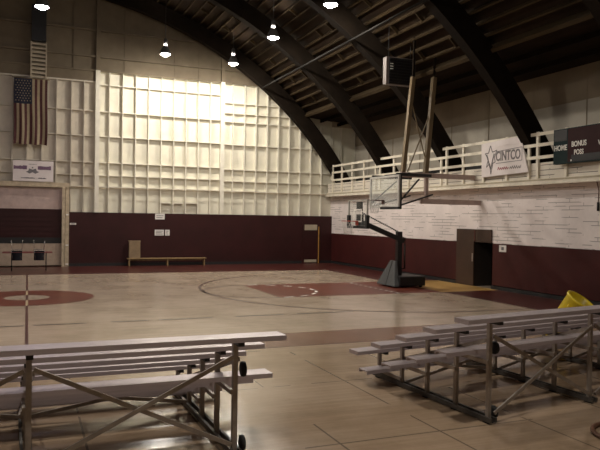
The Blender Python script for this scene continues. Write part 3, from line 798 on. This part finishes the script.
# ------------------------------------------------------------------ bleachers
def bleacher(ox, oy, a, bb, u0, u1, frames, label, zs, fdz, fu, sdz=0):
    a, bb = math.radians(a), math.radians(bb)
    def W(u, v, z): return (ox + u * math.cos(a) + v * math.sin(bb), oy + u * math.sin(a) - v * math.cos(bb), z * zs)
    t = thing('bleacher', W((u0 + u1) / 2, 1.2, 0), label, 'bleacher', 'aluminium bleachers beside the court')
    def bx(b, ua, ub, va, vb, za, zb):
        return b.hexa([W(ua, va, za), W(ub, va, za), W(ub, vb, za), W(ua, vb, za), W(ua, va, zb), W(ub, va, zb), W(ub, vb, zb), W(ua, vb, zb)])
    for n in range(5):
        zt = .44 + .2 * n + sdz; vc = .6 * n + .10
        b = MB(); bx(b, u0, u1, vc - .125, vc + .125, zt - .018, zt)
        for e in (-.125, .105): bx(b, u0, u1, vc + e, vc + e + .02, zt - .05, zt - .018)
        for e in (-.05, .02): bx(b, u0, u1, vc + e, vc + e + .012, zt - .05, zt - .018)
        s = b.build('seat_plank', M['alu'], t)
        for u in (u0 - .006, u1):
            b = MB(); bx(b, u, u + .006, vc - .127, vc + .127, zt - .054, zt + .002); b.build('end_cap', M['alu'], s)
        if n:
            zf = zt - sdz - .46 + fdz
            for e in (-.42,):
                b = MB(); vf = .6 * n + e; bx(b, u0 + fu[0], u1 + fu[1], vf - .12, vf + .12, zf - .018, zf)
                for q in (-.12, .10): bx(b, u0 + fu[0], u1 + fu[1], vf + q, vf + q + .02, zf - .05, zf - .018)
                f = b.build('foot_plank', M['alu'], t)
    for u in frames:
        for n in range(5):
            b = MB(); bx(b, u - .025, u + .025, .6 * n - .025, .6 * n + .025, .012, .385 + .2 * n + sdz)
            p = b.build('post', M['galv'], t)
            b = MB(); bx(b, u - .03, u + .03, .6 * n - .02, .6 * n + .20, .345 + .2 * n + sdz, .388 + .2 * n + sdz)
            b.build('seat_bracket', M['dark_steel'], p)
            b = MB(); bx(b, u - .045, u + .045, .6 * n - .05, .6 * n + .05, 0, .012); b.build('foot_pad', M['rubber'], p)
            if n:
                b = MB(); bx(b, u - .055, u - .026, .6 * n - .56, .6 * n + .03, .2 * n - .118 + fdz, .2 * n - .072 + fdz)
                b.build('foot_bracket', M['galv'], p)
        b = MB(); bx(b, u - .055, u - .027, -.1, 2.5, .02, .075); bx(b, u + .027, u + .055, -.1, 2.5, .02, .075)
        b.build('runner', M['galv_dark'], t)
        b = MB(); b.bar(W(u + .04, .0, .20), W(u + .04, 2.4, .98), .022, .045); b.build('stringer', M['galv'], t)
        for z in ((.875, .115) if u == 0 else ()):
            b = MB(); c = W(u + .085, 2.40, z)
            b.lathe([(0, -.026), (.05, -.026), (.075, -.018), (.078, 0), (.075, .018), (.05, .026), (0, .026)], c, 20, Matrix.Rotation(PI / 2, 3, 'Y'))
            w_ = b.build('wheel', M['rubber'], t)
            MB().lathe([(0, .027), (.022, .027), (.022, .036), (0, .036)], c, 10, Matrix.Rotation(PI / 2, 3, 'Y')).build('hub', M['galv'], w_)
    for ua, ub in zip(frames, frames[1:]):
        for v, zl, zh in ((2.435, .12, 1.02), (.64, .08, .36)):
            b = MB(); b.bar(W(ua + .04, v, zh), W(ub - .04, v, zl), .02, .042); b.build('cross_brace', M['galv'], t)
            b = MB(); b.bar(W(ua + .04, v + .03, zl), W(ub - .04, v + .03, zh), .02, .042); b.build('cross_brace', M['galv'], t)
    return t
bleacher(-10.93, -11.60, 0.0, 1.4, -5.9, .45, (-5.6, -3.75, -1.91, 0), 'aluminium five-row bleacher standing nearer the centre circle, cut by the picture edge', .978, -.05, (0, .07))
bleacher(-7.87, -11.60, 8.5, 2.9, -.54, 5.9, (0, 1.88, 3.7, 5.5), 'aluminium five-row bleacher standing nearer the scoreboard wall and the yellow bin', 1.005, .015, (.12, 0), .03)

# ------------------------------------------------------------------ camera, world, view
f_, yaw, pitch, roll, cx, cy, cz = 661.8072, .3907, -.0101, .0155, -12.8072, -20.3502, 2.3789
fwd = Vector((math.sin(yaw) * math.cos(pitch), math.cos(yaw) * math.cos(pitch), math.sin(pitch)))
rt = Vector((math.cos(yaw), -math.sin(yaw), 0)); up = rt.cross(fwd)
r2 = rt * math.cos(roll) + up * math.sin(roll); u2 = up * math.cos(roll) - rt * math.sin(roll)
cam = bpy.data.cameras.new('camera'); co = bpy.data.objects.new('camera', cam); COL.objects.link(co)
cam.sensor_width = 36; cam.lens = 36 * f_ / 600; cam.clip_end = 200
Mx = Matrix((r2, u2, -fwd)).transposed().to_4x4(); Mx.translation = (cx, cy, cz); co.matrix_world = Mx
SC.camera = co
w = bpy.data.worlds.new('world'); SC.world = w; w.use_nodes = True
w.node_tree.nodes['Background'].inputs[0].default_value = (.02, .018, .015, 1); w.node_tree.nodes['Background'].inputs[1].default_value = .3
SC.view_settings.view_transform = 'Standard'; SC.view_settings.look = 'None'
SC.view_settings.exposure = 0.0; SC.view_settings.gamma = 1.0; SC.view_settings.use_curve_mapping = False
